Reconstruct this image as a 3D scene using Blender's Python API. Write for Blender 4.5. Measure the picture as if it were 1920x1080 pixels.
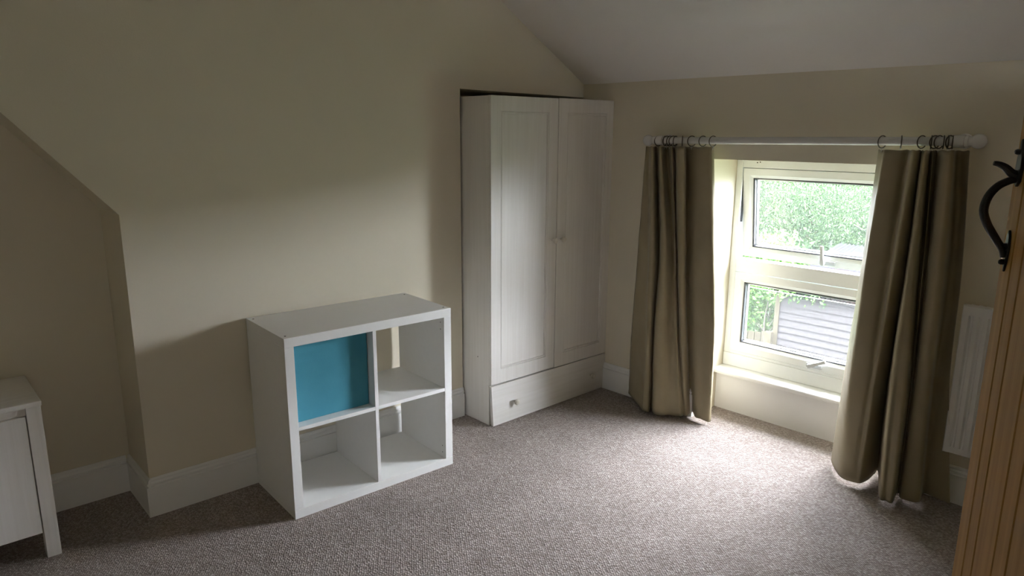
import bpy, bmesh, math, random
import numpy as np
from mathutils import Vector, Matrix, noise

random.seed(7)
scene = bpy.context.scene
for o in list(bpy.data.objects):
    bpy.data.objects.remove(o)
COL = scene.collection

# ------------------------------------------------------------------ camera, sky, exposure
cam_d = bpy.data.cameras.new('camera')
cam_d.sensor_width = 36.0
cam_d.lens = 36.0 * 1323.8 / 1920.0
cam_d.clip_start = 0.02
cam = bpy.data.objects.new('camera', cam_d)
COL.objects.link(cam)
cam.location = (-3.1386, -2.8930, 1.5197)
cam.rotation_euler = (math.radians(77.5556), math.radians(-0.3078), math.radians(-41.7577))
scene.camera = cam

world = bpy.data.worlds.new('overcast_sky')
scene.world = world
world.use_nodes = True
wn = world.node_tree.nodes
wn['Background'].inputs['Color'].default_value = (0.90, 0.95, 1.06, 1)
wn['Background'].inputs['Strength'].default_value = 33.0

sun_d = bpy.data.lights.new('hazy_sun', 'SUN')
sun_d.energy = 40.0
sun_d.angle = math.radians(78)
sun_d.color = (0.94, 0.97, 1.0)
sun = bpy.data.objects.new('hazy_sun', sun_d)
COL.objects.link(sun)
sun.rotation_euler = Vector((-0.80, 0.30, -0.36)).to_track_quat('-Z', 'Y').to_euler()

lan_d = bpy.data.lights.new('landing_fill', 'AREA')  # added fill lamp in the landing; no window is built there
lan_d.shape = 'RECTANGLE'; lan_d.size = 1.5; lan_d.size_y = 1.3
lan_d.energy = 4.5
lan_d.color = (1.0, 0.97, 0.94)
lan = bpy.data.objects.new('landing_fill', lan_d)
COL.objects.link(lan)
lan.location = (-3.0, -4.22, 1.15)
lan.rotation_euler = (math.radians(90), 0, 0)

vs = scene.view_settings
vs.view_transform = 'Standard'
vs.look = 'None'
vs.gamma = 1.0
vs.use_curve_mapping = False
vs.exposure = 0.24
scene.cycles.max_bounces = 14
scene.cycles.diffuse_bounces = 10
scene.cycles.transparent_max_bounces = 16
scene.cycles.sample_clamp_indirect = 6.0

# ------------------------------------------------------------------ helpers
BANG = 0.037733607904692865
CB, SB = math.cos(BANG), math.sin(BANG)
def W(s, d, z):            # window-wall frame: s along the wall from the corner, d into the wall, z up
    return (s * SB + d * CB, -s * CB + d * SB, z)
def Wt(v):
    return W(v[0], v[1], v[2])

class MB:
    """collects shapes; build() links them as one mesh object"""
    def __init__(self): self.v = []; self.f = []
    def add(self, vs, fs, tf=None):
        n = len(self.v)
        self.v += [tuple(tf(p)) if tf else tuple(p) for p in vs]
        self.f += [tuple(i + n for i in f) for f in fs]
        return self
    def box(self, x0, x1, y0, y1, z0, z1, tf=None):
        vs = [(x, y, z) for z in (z0, z1) for y in (y0, y1) for x in (x0, x1)]
        fs = [(0, 2, 3, 1), (4, 5, 7, 6), (0, 1, 5, 4), (2, 6, 7, 3), (0, 4, 6, 2), (1, 3, 7, 5)]
        return self.add(vs, fs, tf)
    def prism(self, poly, a0, a1, put, tf=None):   # poly in 2D, put(p, a) -> 3D
        n = len(poly)
        vs = [put(p, a0) for p in poly] + [put(p, a1) for p in poly]
        fs = [tuple(range(n))[::-1], tuple(range(n, 2 * n))]
        fs += [(i, (i + 1) % n, n + (i + 1) % n, n + i) for i in range(n)]
        return self.add(vs, fs, tf)
    def tube(self, pts, r, seg=10, tf=None, cap=True, flat=None):
        pts = [Vector(p) for p in pts]; n = len(pts)
        rs = r if isinstance(r, (list, tuple)) else [r] * n
        vs = []; fs = []
        prev = None
        for i, p in enumerate(pts):
            t = (pts[min(i + 1, n - 1)] - pts[max(i - 1, 0)]).normalized()
            if prev is None:
                up = Vector((0, 0, 1)) if abs(t.z) < 0.9 else Vector((1, 0, 0))
                a = t.cross(up).normalized()
            else:
                a = (prev - t * prev.dot(t)).normalized()
            prev = a
            b = t.cross(a)
            for k in range(seg):
                an = 2 * math.pi * k / seg
                q = a * math.cos(an) + b * math.sin(an) * (flat or 1)
                vs.append(p + q * rs[i])
        for i in range(n - 1):
            for k in range(seg):
                k2 = (k + 1) % seg
                fs.append((i * seg + k, i * seg + k2, (i + 1) * seg + k2, (i + 1) * seg + k))
        if cap:
            fs.append(tuple(range(seg))[::-1]); fs.append(tuple((n - 1) * seg + k for k in range(seg)))
        return self.add(vs, fs, tf)
    def lathe(self, prof, base, axis, seg=20, tf=None):   # prof: (r, h) along axis
        ax = Vector(axis).normalized()
        up = Vector((0, 0, 1)) if abs(ax.z) < 0.9 else Vector((1, 0, 0))
        a = ax.cross(up).normalized(); b = ax.cross(a)
        base = Vector(base); vs = []; fs = []
        for r, h in prof:
            for k in range(seg):
                an = 2 * math.pi * k / seg
                vs.append(base + ax * h + (a * math.cos(an) + b * math.sin(an)) * max(r, 1e-5))
        for i in range(len(prof) - 1):
            for k in range(seg):
                k2 = (k + 1) % seg
                fs.append((i * seg + k, i * seg + k2, (i + 1) * seg + k2, (i + 1) * seg + k))
        fs.append(tuple(range(seg))[::-1]); fs.append(tuple((len(prof) - 1) * seg + k for k in range(seg)))
        return self.add(vs, fs, tf)
    def ring(self, c, axis, R, r, seg=28, sub=8, tf=None):
        ax = Vector(axis).normalized()
        up = Vector((0, 0, 1)) if abs(ax.z) < 0.9 else Vector((1, 0, 0))
        a = ax.cross(up).normalized(); b = ax.cross(a); c = Vector(c)
        vs = []; fs = []
        for i in range(seg):
            t = 2 * math.pi * i / seg
            e = a * math.cos(t) + b * math.sin(t)
            for j in range(sub):
                u = 2 * math.pi * j / sub
                vs.append(c + e * (R + r * math.cos(u)) + ax * r * math.sin(u))
        for i in range(seg):
            for j in range(sub):
                i2 = (i + 1) % seg; j2 = (j + 1) % sub
                fs.append((i * sub + j, i2 * sub + j, i2 * sub + j2, i * sub + j2))
        return self.add(vs, fs, tf)
    def build(self, name, mat, parent=None, bevel=0.0, smooth=True, seg=2, angle=35, fixn=True):
        org = Vector(ROOT.get(parent.name, (0, 0, 0))) if parent else Vector((0, 0, 0))
        me = bpy.data.meshes.new(name)
        me.from_pydata([tuple(Vector(p) - org) for p in self.v], [], self.f)
        bm = bmesh.new(); bm.from_mesh(me)
        if fixn: bmesh.ops.recalc_face_normals(bm, faces=bm.faces)
        if bevel:
            ed = [e for e in bm.edges if len(e.link_faces) == 2 and e.calc_face_angle(0) > math.radians(30)]
            bmesh.ops.bevel(bm, geom=ed, offset=bevel, segments=seg, affect='EDGES', profile=0.5, clamp_overlap=True)
        bm.to_mesh(me); bm.free()
        if bevel: angle = 20
        if smooth:
            me.shade_smooth(); me.set_sharp_from_angle(angle=math.radians(angle))
        if mat: me.materials.append(mat)
        o = bpy.data.objects.new(name, me)
        COL.objects.link(o)
        if parent:
            o.parent = parent
            ROOT[o.name] = tuple(org)
        else:
            ROOT[o.name] = (0, 0, 0)
        return o
ROOT = {}

def thing(name, label, cat, loc, group=None):
    o = bpy.data.objects.new(name, None); COL.objects.link(o)
    o.empty_display_size = 0.05
    o.location = loc; ROOT[o.name] = tuple(loc)
    if label: o['label'] = label
    if cat: o['category'] = cat
    if group: o['group'] = group
    return o
def tag(o, label, cat, group=None, kind=None):
    o['label'] = label; o['category'] = cat
    if group: o['group'] = group
    if kind: o['kind'] = kind
    return o
def structure(o, label=None):
    o['kind'] = 'structure'
    if label: o['label'] = label
    return o
def copy_tree(o, parent=None, loc=None):
    c = o.copy(); COL.objects.link(c)
    if parent: c.parent = parent
    if loc is not None: c.location = loc
    for ch in list(o.children): copy_tree(ch, c)
    return c

# ------------------------------------------------------------------ materials
def newmat(name):
    m = bpy.data.materials.new(name); m.use_nodes = True
    nt = m.node_tree
    return m, nt, nt.nodes['Principled BSDF']
def N(nt, t, **kw):
    n = nt.nodes.new(t)
    for k, v in kw.items():
        if k in n.inputs: n.inputs[k].default_value = v
        else: setattr(n, k, v)
    return n
def coords(nt, scale=(1, 1, 1), rot=(0, 0, 0)):
    tc = N(nt, 'ShaderNodeTexCoord'); mp = N(nt, 'ShaderNodeMapping')
    mp.inputs['Scale'].default_value = scale; mp.inputs['Rotation'].default_value = rot
    nt.links.new(tc.outputs['Object'], mp.inputs['Vector'])
    return mp.outputs['Vector']
def ramp(nt, fac, stops):
    r = N(nt, 'ShaderNodeValToRGB')
    el = r.color_ramp.elements
    el[0].position, el[0].color = stops[0][0], (*stops[0][1], 1)
    el[1].position, el[1].color = stops[-1][0], (*stops[-1][1], 1)
    for p, c in stops[1:-1]:
        e = el.new(p); e.color = (*c, 1)
    nt.links.new(fac, r.inputs['Fac'])
    return r.outputs['Color']
def bump(nt, bsdf, h, strength, dist):
    b = N(nt, 'ShaderNodeBump'); b.inputs['Strength'].default_value = strength; b.inputs['Distance'].default_value = dist
    nt.links.new(h, b.inputs['Height']); nt.links.new(b.outputs['Normal'], bsdf.inputs['Normal'])
def mul(c, k): return tuple(x * k for x in c)

def paint(name, col, rough=0.6, scale=120, st=0.15, spec=0.3, var=0.03):
    m, nt, b = newmat(name)
    n = N(nt, 'ShaderNodeTexNoise', Scale=scale, Detail=4.0)
    nt.links.new(coords(nt), n.inputs['Vector'])
    n2 = N(nt, 'ShaderNodeTexNoise', Scale=1.7, Detail=3.0)
    nt.links.new(coords(nt), n2.inputs['Vector'])
    c = ramp(nt, n2.outputs['Fac'], [(0.3, mul(col, 1 - var)), (0.7, mul(col, 1 + var))])
    nt.links.new(c, b.inputs['Base Color'])
    b.inputs['Roughness'].default_value = rough; b.inputs['Specular IOR Level'].default_value = spec
    bump(nt, b, n.outputs['Fac'], st, 0.002)
    return m
def grain(name, dark, light, scale=(60, 60, 2.0), rough=0.5, st=0.2, spec=0.35, lo=0.3, hi=0.7, rot=(0, 0, 0)):
    m, nt, b = newmat(name)
    v = coords(nt, scale, rot)
    n = N(nt, 'ShaderNodeTexNoise', Scale=1.0, Detail=6.0, Roughness=0.6)
    nt.links.new(v, n.inputs['Vector'])
    nt.links.new(ramp(nt, n.outputs['Fac'], [(lo, dark), (hi, light)]), b.inputs['Base Color'])
    b.inputs['Roughness'].default_value = rough; b.inputs['Specular IOR Level'].default_value = spec
    bump(nt, b, n.outputs['Fac'], st, 0.001)
    return m
def plain(name, col, rough=0.4, metal=0.0, spec=0.5):
    m, nt, b = newmat(name)
    n = N(nt, 'ShaderNodeTexNoise', Scale=35.0, Detail=3.0)
    nt.links.new(coords(nt), n.inputs['Vector'])
    nt.links.new(ramp(nt, n.outputs['Fac'], [(0.3, mul(col, 0.992)), (0.7, mul(col, 1.006))]), b.inputs['Base Color'])
    b.inputs['Roughness'].default_value = rough; b.inputs['Metallic'].default_value = metal
    b.inputs['Specular IOR Level'].default_value = spec
    return m

M_WALL = paint('cream_emulsion', (0.72, 0.667, 0.548), 0.75, 160, 0.2, 0.2)
M_CEIL = paint('white_ceiling_emulsion', (0.87, 0.86, 0.865), 0.8, 140, 0.2, 0.2, 0.02)
M_TRIM = paint('white_gloss_trim', (0.87, 0.875, 0.87), 0.35, 30, 0.08, 0.5, 0.015)
M_UPVC = plain('white_upvc', (0.90, 0.93, 0.935), 0.28)
M_LAM = plain('white_laminate', (0.90, 0.905, 0.90), 0.38)
M_WHITEWOOD = grain('whitewashed_wood', (0.715, 0.69, 0.655), (0.78, 0.76, 0.735), (70, 70, 2.2), 0.5, 0.15)
M_WHITEWOODH = grain('whitewashed_wood_level', (0.715, 0.69, 0.655), (0.78, 0.76, 0.735), (2.2, 70, 70), 0.5, 0.15)
M_PINE = grain('varnished_pine', (0.30, 0.153, 0.041), (0.45, 0.258, 0.079), (38, 38, 1.1), 0.6, 0.12, 0.12)
M_IRON = plain('black_iron', (0.012, 0.012, 0.013), 0.45, 0.0, 0.5)
M_STEEL = plain('bare_steel', (0.75, 0.75, 0.74), 0.3, 0.8)
M_RING = plain('dark_bronze_wire', (0.10, 0.085, 0.07), 0.35, 0.7)
M_HANDLE = plain('grey_cast_handle', (0.56, 0.58, 0.59), 0.4, 0.0)
M_GASKET = plain('black_rubber', (0.02, 0.022, 0.028), 0.5)
M_POLE = plain('white_painted_pole', (0.66, 0.65, 0.64), 0.2)
M_RAD = plain('white_radiator_enamel', (0.80, 0.79, 0.77), 0.3)
M_DARK = plain('dark_hole', (0.03, 0.028, 0.025), 0.8)
M_KNOB = plain('cream_turned_knob', (0.66, 0.63, 0.55), 0.35)
M_LINING = paint('pale_curtain_lining', (0.60, 0.54, 0.44), 0.8, 300, 0.2, 0.1)

def carpet_mat():
    m, nt, b = newmat('loop_pile_carpet')
    v = coords(nt, (1, 0.85, 1), (0, 0, math.radians(38)))
    w = N(nt, 'ShaderNodeTexVoronoi', Scale=132.0, Randomness=0.55)
    nt.links.new(v, w.inputs['Vector'])
    n = N(nt, 'ShaderNodeTexNoise', Scale=420.0, Detail=3.0); nt.links.new(v, n.inputs['Vector'])
    n2 = N(nt, 'ShaderNodeTexNoise', Scale=5.0, Detail=4.0); nt.links.new(v, n2.inputs['Vector'])
    sx = N(nt, 'ShaderNodeSeparateColor'); nt.links.new(w.outputs['Color'], sx.inputs['Color'])
    c1 = ramp(nt, sx.outputs[0], [(0.0, (0.26, 0.215, 0.195)), (0.45, (0.345, 0.295, 0.272)), (1.0, (0.44, 0.385, 0.362))])
    c2 = ramp(nt, n2.outputs['Fac'], [(0.3, (0.9, 0.9, 0.9)), (0.7, (1.06, 1.06, 1.06))])
    mx = N(nt, 'ShaderNodeMix', data_type='RGBA', blend_type='MULTIPLY'); mx.inputs[0].default_value = 1.0
    nt.links.new(c1, mx.inputs[6]); nt.links.new(c2, mx.inputs[7])
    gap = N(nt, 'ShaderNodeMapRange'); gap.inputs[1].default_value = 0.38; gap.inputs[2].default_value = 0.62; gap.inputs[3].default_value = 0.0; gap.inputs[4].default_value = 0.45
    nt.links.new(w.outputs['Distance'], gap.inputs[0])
    m3 = N(nt, 'ShaderNodeMix', data_type='RGBA'); m3.inputs[7].default_value = (0.12, 0.098, 0.085, 1)  # shade between the loops, put into the colour as a darker tone
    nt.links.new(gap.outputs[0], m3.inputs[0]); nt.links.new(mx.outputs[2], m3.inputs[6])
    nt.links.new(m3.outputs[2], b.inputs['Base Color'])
    b.inputs['Roughness'].default_value = 0.95; b.inputs['Specular IOR Level'].default_value = 0.05
    b.inputs['Sheen Weight'].default_value = 0.1
    inv = N(nt, 'ShaderNodeMath', operation='MULTIPLY_ADD'); inv.inputs[1].default_value = -1.0; inv.inputs[2].default_value = 1.0
    nt.links.new(w.outputs['Distance'], inv.inputs[0])
    ad = N(nt, 'ShaderNodeMath', operation='MULTIPLY_ADD'); ad.inputs[1].default_value = 0.3
    nt.links.new(n.outputs['Fac'], ad.inputs[0]); nt.links.new(inv.outputs[0], ad.inputs[2])
    bump(nt, b, ad.outputs[0], 0.85, 0.005)
    return m
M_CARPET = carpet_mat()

def cloth(name, c0, c1, sheen=0.3, rough=0.6):
    m, nt, b = newmat(name)
    v = coords(nt)
    n = N(nt, 'ShaderNodeTexNoise', Scale=260.0, Detail=3.0); nt.links.new(v, n.inputs['Vector'])
    n2 = N(nt, 'ShaderNodeTexNoise', Scale=6.0, Detail=3.0); nt.links.new(v, n2.inputs['Vector'])
    nt.links.new(ramp(nt, n2.outputs['Fac'], [(0.3, c0), (0.7, c1)]), b.inputs['Base Color'])
    b.inputs['Roughness'].default_value = rough; b.inputs['Sheen Weight'].default_value = sheen
    b.inputs['Sheen Roughness'].default_value = 0.5
    b.inputs['Specular IOR Level'].default_value = 0.25
    bump(nt, b, n.outputs['Fac'], 0.25, 0.0015)
    return m
M_CURTAIN = cloth('olive_taupe_curtain_cloth', (0.275, 0.228, 0.142), (0.315, 0.265, 0.168), 0.1, 0.5)
M_BLUE = cloth('turquoise_box_fabric', (0.062, 0.295, 0.41), (0.078, 0.335, 0.455), 0.1, 0.75)

def glass_mat():
    m = bpy.data.materials.new('window_glass'); m.use_nodes = True
    nt = m.node_tree; nt.nodes.clear()
    out = N(nt, 'ShaderNodeOutputMaterial'); tr = N(nt, 'ShaderNodeBsdfTransparent'); gl = N(nt, 'ShaderNodeBsdfGlossy')
    tr.inputs['Color'].default_value = (0.96, 0.97, 0.97, 1); gl.inputs['Roughness'].default_value = 0.0
    du = N(nt, 'ShaderNodeBsdfTranslucent'); du.inputs['Color'].default_value = (0.9, 0.95, 1.0, 1)
    fr = N(nt, 'ShaderNodeFresnel'); fr.inputs['IOR'].default_value = 1.45
    m1 = N(nt, 'ShaderNodeMixShader'); m2 = N(nt, 'ShaderNodeMixShader'); m2.inputs[0].default_value = GLASS_HAZE
    nt.links.new(fr.outputs[0], m1.inputs[0]); nt.links.new(tr.outputs[0], m1.inputs[1]); nt.links.new(gl.outputs[0], m1.inputs[2])
    nt.links.new(m1.outputs[0], m2.inputs[1]); nt.links.new(du.outputs[0], m2.inputs[2])
    nt.links.new(m2.outputs[0], out.inputs['Surface'])
    return m
GLASS_HAZE = 0.010  # translucent share that imitates haze and glare over the outside view
M_GLASS = glass_mat()

def leaf_mat(name, stops, transl=0.35):
    m, nt, b = newmat(name)
    g = N(nt, 'ShaderNodeNewGeometry')
    c = ramp(nt, g.outputs['Random Per Island'], stops)
    nt.links.new(c, b.inputs['Base Color']); b.inputs['Roughness'].default_value = 0.5
    b.inputs['Specular IOR Level'].default_value = 0.3
    t = N(nt, 'ShaderNodeBsdfTranslucent'); nt.links.new(c, t.inputs['Color'])
    mx = N(nt, 'ShaderNodeMixShader'); mx.inputs[0].default_value = transl
    out = nt.nodes['Material Output']
    nt.links.new(b.outputs[0], mx.inputs[1]); nt.links.new(t.outputs[0], mx.inputs[2]); nt.links.new(mx.outputs[0], out.inputs['Surface'])
    return m
M_BIRCH = leaf_mat('birch_leaves', [(0.0, (0.0234, 0.0499, 0.0172)), (0.6, (0.0437, 0.0874, 0.0265)), (0.93, (0.0663, 0.1092, 0.0351)), (1.0, (0.1092, 0.1170, 0.0780))], 0.25)
M_BUSH = leaf_mat('bush_leaves', [(0.0, (0.0300, 0.0840, 0.0180)), (0.6, (0.0660, 0.1620, 0.0300)), (1.0, (0.1320, 0.2400, 0.0600))])
M_HEDGE = leaf_mat('hedge_leaves', [(0.0, (0.0120, 0.0320, 0.0120)), (1.0, (0.0360, 0.0760, 0.0280))])
M_RUST = leaf_mat('rusty_leaves', [(0.0, (0.13, 0.055, 0.028)), (1.0, (0.20, 0.11, 0.06))], 0.25)
M_BARK = grain('silver_bark', (0.0500, 0.0450, 0.0400), (0.2000, 0.1900, 0.1800), (8, 8, 30), 0.8, 0.5)
M_TWIG = grain('brown_twig_bark', (0.03, 0.025, 0.02), (0.07, 0.06, 0.05), (20, 20, 30), 0.9, 0.4)
M_SHEDWOOD = grain('weathered_grey_boards', (0.0273, 0.0242, 0.0234), (0.0523, 0.0476, 0.0468), (1.5, 40, 40), 0.9, 0.4, 0.08)
M_FENCE = grain('pale_fence_wood', (0.0292, 0.0234, 0.0132), (0.0468, 0.0395, 0.0234), (30, 30, 1.5), 0.85, 0.3, 0.2)
def tin_mat():
    m, nt, b = newmat('rusty_corrugated_iron')
    n = N(nt, 'ShaderNodeTexNoise', Scale=1.6, Detail=5.0); nt.links.new(coords(nt), n.inputs['Vector'])
    nt.links.new(ramp(nt, n.outputs['Fac'], [(0.44, (0.0148, 0.0148, 0.0164)), (0.58, (0.0156, 0.0140, 0.0140)), (0.68, (0.0179, 0.0101, 0.0078))]), b.inputs['Base Color'])
    b.inputs['Roughness'].default_value = 0.8; b.inputs['Specular IOR Level'].default_value = 0.05
    return m
M_TIN = tin_mat()
M_GRASS = paint('rough_grass', (0.055, 0.085, 0.040), 0.9, 12, 0.6, 0.1, 0.3)
M_RENDER = paint('outside_render', (0.1750, 0.1650, 0.1500), 0.9, 40, 0.4, 0.1)
M_WIRE = plain('pale_wire', (0.35, 0.35, 0.35), 0.5)

# ------------------------------------------------------------------ room shell
ZE = 1.79; SL = 0.598; XR = -2.2           # eaves height at the window wall, roof slope, ridge
YF = -2.96                                 # wall behind the camera (with the doorway)
def zc(x): return ZE + SL * (-x) if x > XR else ZE + SL * (-XR) - SL * (XR - x)

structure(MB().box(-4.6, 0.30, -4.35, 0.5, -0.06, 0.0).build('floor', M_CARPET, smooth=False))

# gable wall with the sloping-topped recess and the wardrobe alcove
XP, DR, XA, ZA, ZA2 = -2.489, 0.294, -0.906, 1.730, 1.718
m = MB()
def quad(*p): m.add(p, [tuple(range(len(p)))])
T = lambda x: zc(x) + 0.03
def strip(xa, za, xb, zb): quad((xa, 0, za), (xb, 0, zb), (xb, 0, T(xb)), (xa, 0, T(xa)))
strip(-4.45, 0, -3.9, 0); strip(-3.9, 2.03, -3.2, 2.03); strip(-3.2, 2.03, XP, 1.215)
strip(XP, 0, XR, 0); strip(XR, 0, XA, 0); strip(XA, ZA, 0.02, ZA2)
def rev(xa, za, xb, zb, d): quad((xa, 0, za), (xb, 0, zb), (xb, d, zb), (xa, d, za))
rev(-3.9, 0, -3.9, 2.03, DR); rev(-3.9, 2.03, -3.2, 2.03, DR); rev(-3.2, 2.03, XP, 1.215, DR); rev(XP, 1.215, XP, 0, DR)
quad((-3.9, DR, 0), (XP, DR, 0), (XP, DR, 1.215), (-3.2, DR, 2.03), (-3.9, DR, 2.03))
rev(XA, 0, XA, ZA, 0.44); rev(XA, ZA, 0.02, ZA2, 0.44)
quad((XA, 0.44, 0), (0.02, 0.44, 0), (0.02, 0.44, ZA2), (XA, 0.44, ZA))
# outer leaf, so that no daylight leaks in
m.box(-4.6, 0.3, 0.46, 0.52, -0.06, 3.4)
structure(m.build('wall_back', M_WALL, smooth=False, fixn=False), 'cream gable wall with sloping-topped recess at left and wardrobe alcove at right')

# window wall, with the opening down to the floor
S0, S1, ZL, DW = 0.846, 1.840, 1.393, 0.285
m = MB()
for a, b_, z0, z1 in ((-0.5, S0, -0.06, 1.82), (S1, 3.1, -0.06, 1.82), (S0, S1, ZL, 1.82)):
    m.box(a, b_, 0.0, 0.37, z0, z1, Wt)
m.box(S0, S1, 0.236, 0.37, -0.06, 0.214, Wt)
structure(m.build('wall_right', M_WALL, smooth=False), 'cream wall with the deep window recess')
# wall behind the camera with the doorway it looks through
m = MB()
def fstrip(xa, za, xb, zb):
    for y in (YF, YF - 0.1):
        quad((xa, y, za), (xb, y, zb), (xb, y, T(xb)), (xa, y, T(xa)))
DX0, DX1, DZ = -3.30, -2.47, 1.93
fstrip(-4.45, 0, DX0, 0); fstrip(DX0, DZ, DX1, DZ); fstrip(DX1, 0, XR, 0); fstrip(XR, 0, 0.12, 0)
for a, b_ in (((DX0, 0), (DX0, DZ)), ((DX0, DZ), (DX1, DZ)), ((DX1, DZ), (DX1, 0))):
    quad((a[0], YF, a[1]), (b_[0], YF, b_[1]), (b_[0], YF - 0.1, b_[1]), (a[0], YF - 0.1, a[1]))
structure(m.build('wall_front', M_WALL, smooth=False, fixn=False))
structure(MB().box(-4.5, -4.4, -3.1, 0.5, -0.06, 2.2).build('wall_left', M_WALL, smooth=False))
# landing behind the doorway
m = MB()
m.box(-4.2, -1.6, -4.35, -4.25, -0.06, 2.4); m.box(-4.25, -4.15, -4.3, -3.0, -0.06, 2.4); m.box(-1.65, -1.55, -4.3, -3.0, -0.06, 2.4)
m.box(-4.25, -1.55, -4.35, -3.06, 2.35, 2.42)
structure(m.build('wall_landing', M_WALL, smooth=False))

# sloped ceilings (the plaster of the window side waves a little)
m = MB()
ni, nj = 60, 10
xs = [0.25 + (XR - 0.25) * i / ni for i in range(ni + 1)]
def wob(x, y):
    t = -x
    h = 0.012 * math.exp(-((t - 0.42) / 0.10) ** 2) - 0.010 * math.exp(-((t - 0.20) / 0.12) ** 2)
    h += 0.004 * noise.noise(Vector((x * 2.2, y * 0.5, 3.1)))
    return h * min(1.0, max(0.0, -y / 0.6))
vs = []
for j in range(nj + 1):
    y = 0.2 - 3.3 * j / nj
    off = -y * SB if y < 0 else 0
    for x in xs:
        xx = x + off * (1 - min(1, -x / 2.2) if x < 0 else 1)
        vs.append((xx, y, ZE + SL * (-x) - wob(x, y)))
fs = [(j * (ni + 1) + i, j * (ni + 1) + i + 1, (j + 1) * (ni + 1) + i + 1, (j + 1) * (ni + 1) + i) for j in range(nj) for i in range(ni)]
m.add(vs, fs)
zr = ZE - SL * XR
m.add([(XR, 0.2, zr), (XR, -3.1, zr), (-4.5, -3.1, zc(-4.5)), (-4.5, 0.2, zc(-4.5))], [(0, 1, 2, 3)])
# upper skin of the roof
m.add([(0.6, 0.6, ZE - SL * 0.6 + 0.22), (0.6, -4.6, ZE - SL * 0.6 + 0.22), (XR, -4.6, zr + 0.22), (XR, 0.6, zr + 0.22)], [(0, 1, 2, 3)])
m.add([(-5.0, 0.6, zc(-5.0) + 0.22), (-5.0, -4.6, zc(-5.0) + 0.22), (XR, -4.6, zr + 0.22), (XR, 0.6, zr + 0.22)], [(0, 1, 2, 3)])
structure(m.build('ceiling', M_CEIL, fixn=False, angle=20), 'white sloped ceiling')

# skirting boards
SKH, SKT = 0.161, 0.016
SKP = [(0, 0), (SKT, 0), (SKT, 0.126), (SKT - 0.0065, 0.1285), (SKT - 0.0065, 0.1325), (SKT - 0.002, 0.136), (SKT - 0.002, 0.141), (SKT - 0.007, 0.148), (SKT - 0.007, 0.154), (SKT - 0.011, SKH), (0, SKH)]
def skirt_x(m, xa, xb, y): m.prism(SKP, xa, xb, lambda p, a: (a, y - p[0], p[1]))
m = MB(); skirt_x(m, XP - SKT * 0, XA, 0.0)
structure(m.build('baseboard_back', M_TRIM, angle=25))
m = MB(); m.prism(SKP, 0.0 - SKT, DR, lambda p, a: (XP - p[0], a, p[1]))
structure(m.build('baseboard_reveal', M_TRIM, angle=25))
m = MB(); skirt_x(m, -3.9, XP - SKT, DR)
structure(m.build('baseboard_recess', M_TRIM, angle=25))
m = MB(); m.prism(SKP, 0.20, S0, lambda p, a: W(a, -p[0], p[1]))
structure(m.build('baseboard_right', M_TRIM, angle=25))
m = MB(); m.prism(SKP, S1, 2.95, lambda p, a: W(a, -p[0], p[1]))
structure(m.build('baseboard_radiator', M_TRIM, angle=25))

# ------------------------------------------------------------------ window
structure(MB().box(S0 + 0.001, S1 - 0.001, 0.222, 0.236, 0.0, 0.216, Wt).build('trim_1', M_TRIM, bevel=0.001), 'white painted board below the window sill')
m = MB()
m.prism([(0.188, 0.214), (0.186, 0.220), (0.186, 0.230), (0.190, 0.236), (0.200, 0.238), (0.345, 0.243), (0.345, 0.214)], S0 + 0.001, S1 - 0.001, lambda p, a: W(a, p[0], p[1]))
structure(m.build('trim_2', M_TRIM, angle=60), 'white window sill board with rounded nose')

win = structure(thing('window_1', 'white two-light casement window, top light tilted open', None, W((S0 + S1) / 2, DW, 0.243)))
OL, OR = 0.881, 1.806                # daylight opening between the outer frame members
ZT, ZB, TT, TB = 1.343, 0.331, 0.852, 0.782
def fr(a, b_, d0, d1, z0, z1, tf=Wt): return MB().box(a, b_, d0, d1, z0, z1, tf)
fb = dict(bevel=0.003)
fr(S0 + .001, OL, DW, DW + 0.07, 0.315, ZL).build('frame_jamb', M_UPVC, win, **fb)
fr(OR, S1 - .001, DW, DW + 0.07, 0.315, ZL).build('frame_jamb', M_UPVC, win, **fb)
fr(OL, OR, DW, DW + 0.07, ZT, ZL).build('frame_head', M_UPVC, win, **fb)
fr(OL, OR, DW, DW + 0.07, TB, TT).build('frame_transom', M_UPVC, win, **fb)
fr(OL, OR, DW, DW + 0.07, 0.315, ZB).build('frame_rail', M_UPVC, win, **fb)
fr(S0 + .002, S1 - .002, DW - 0.006, DW + 0.09, 0.242, 0.3145).build('frame_cill', M_UPVC, win, bevel=0.004)

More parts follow.
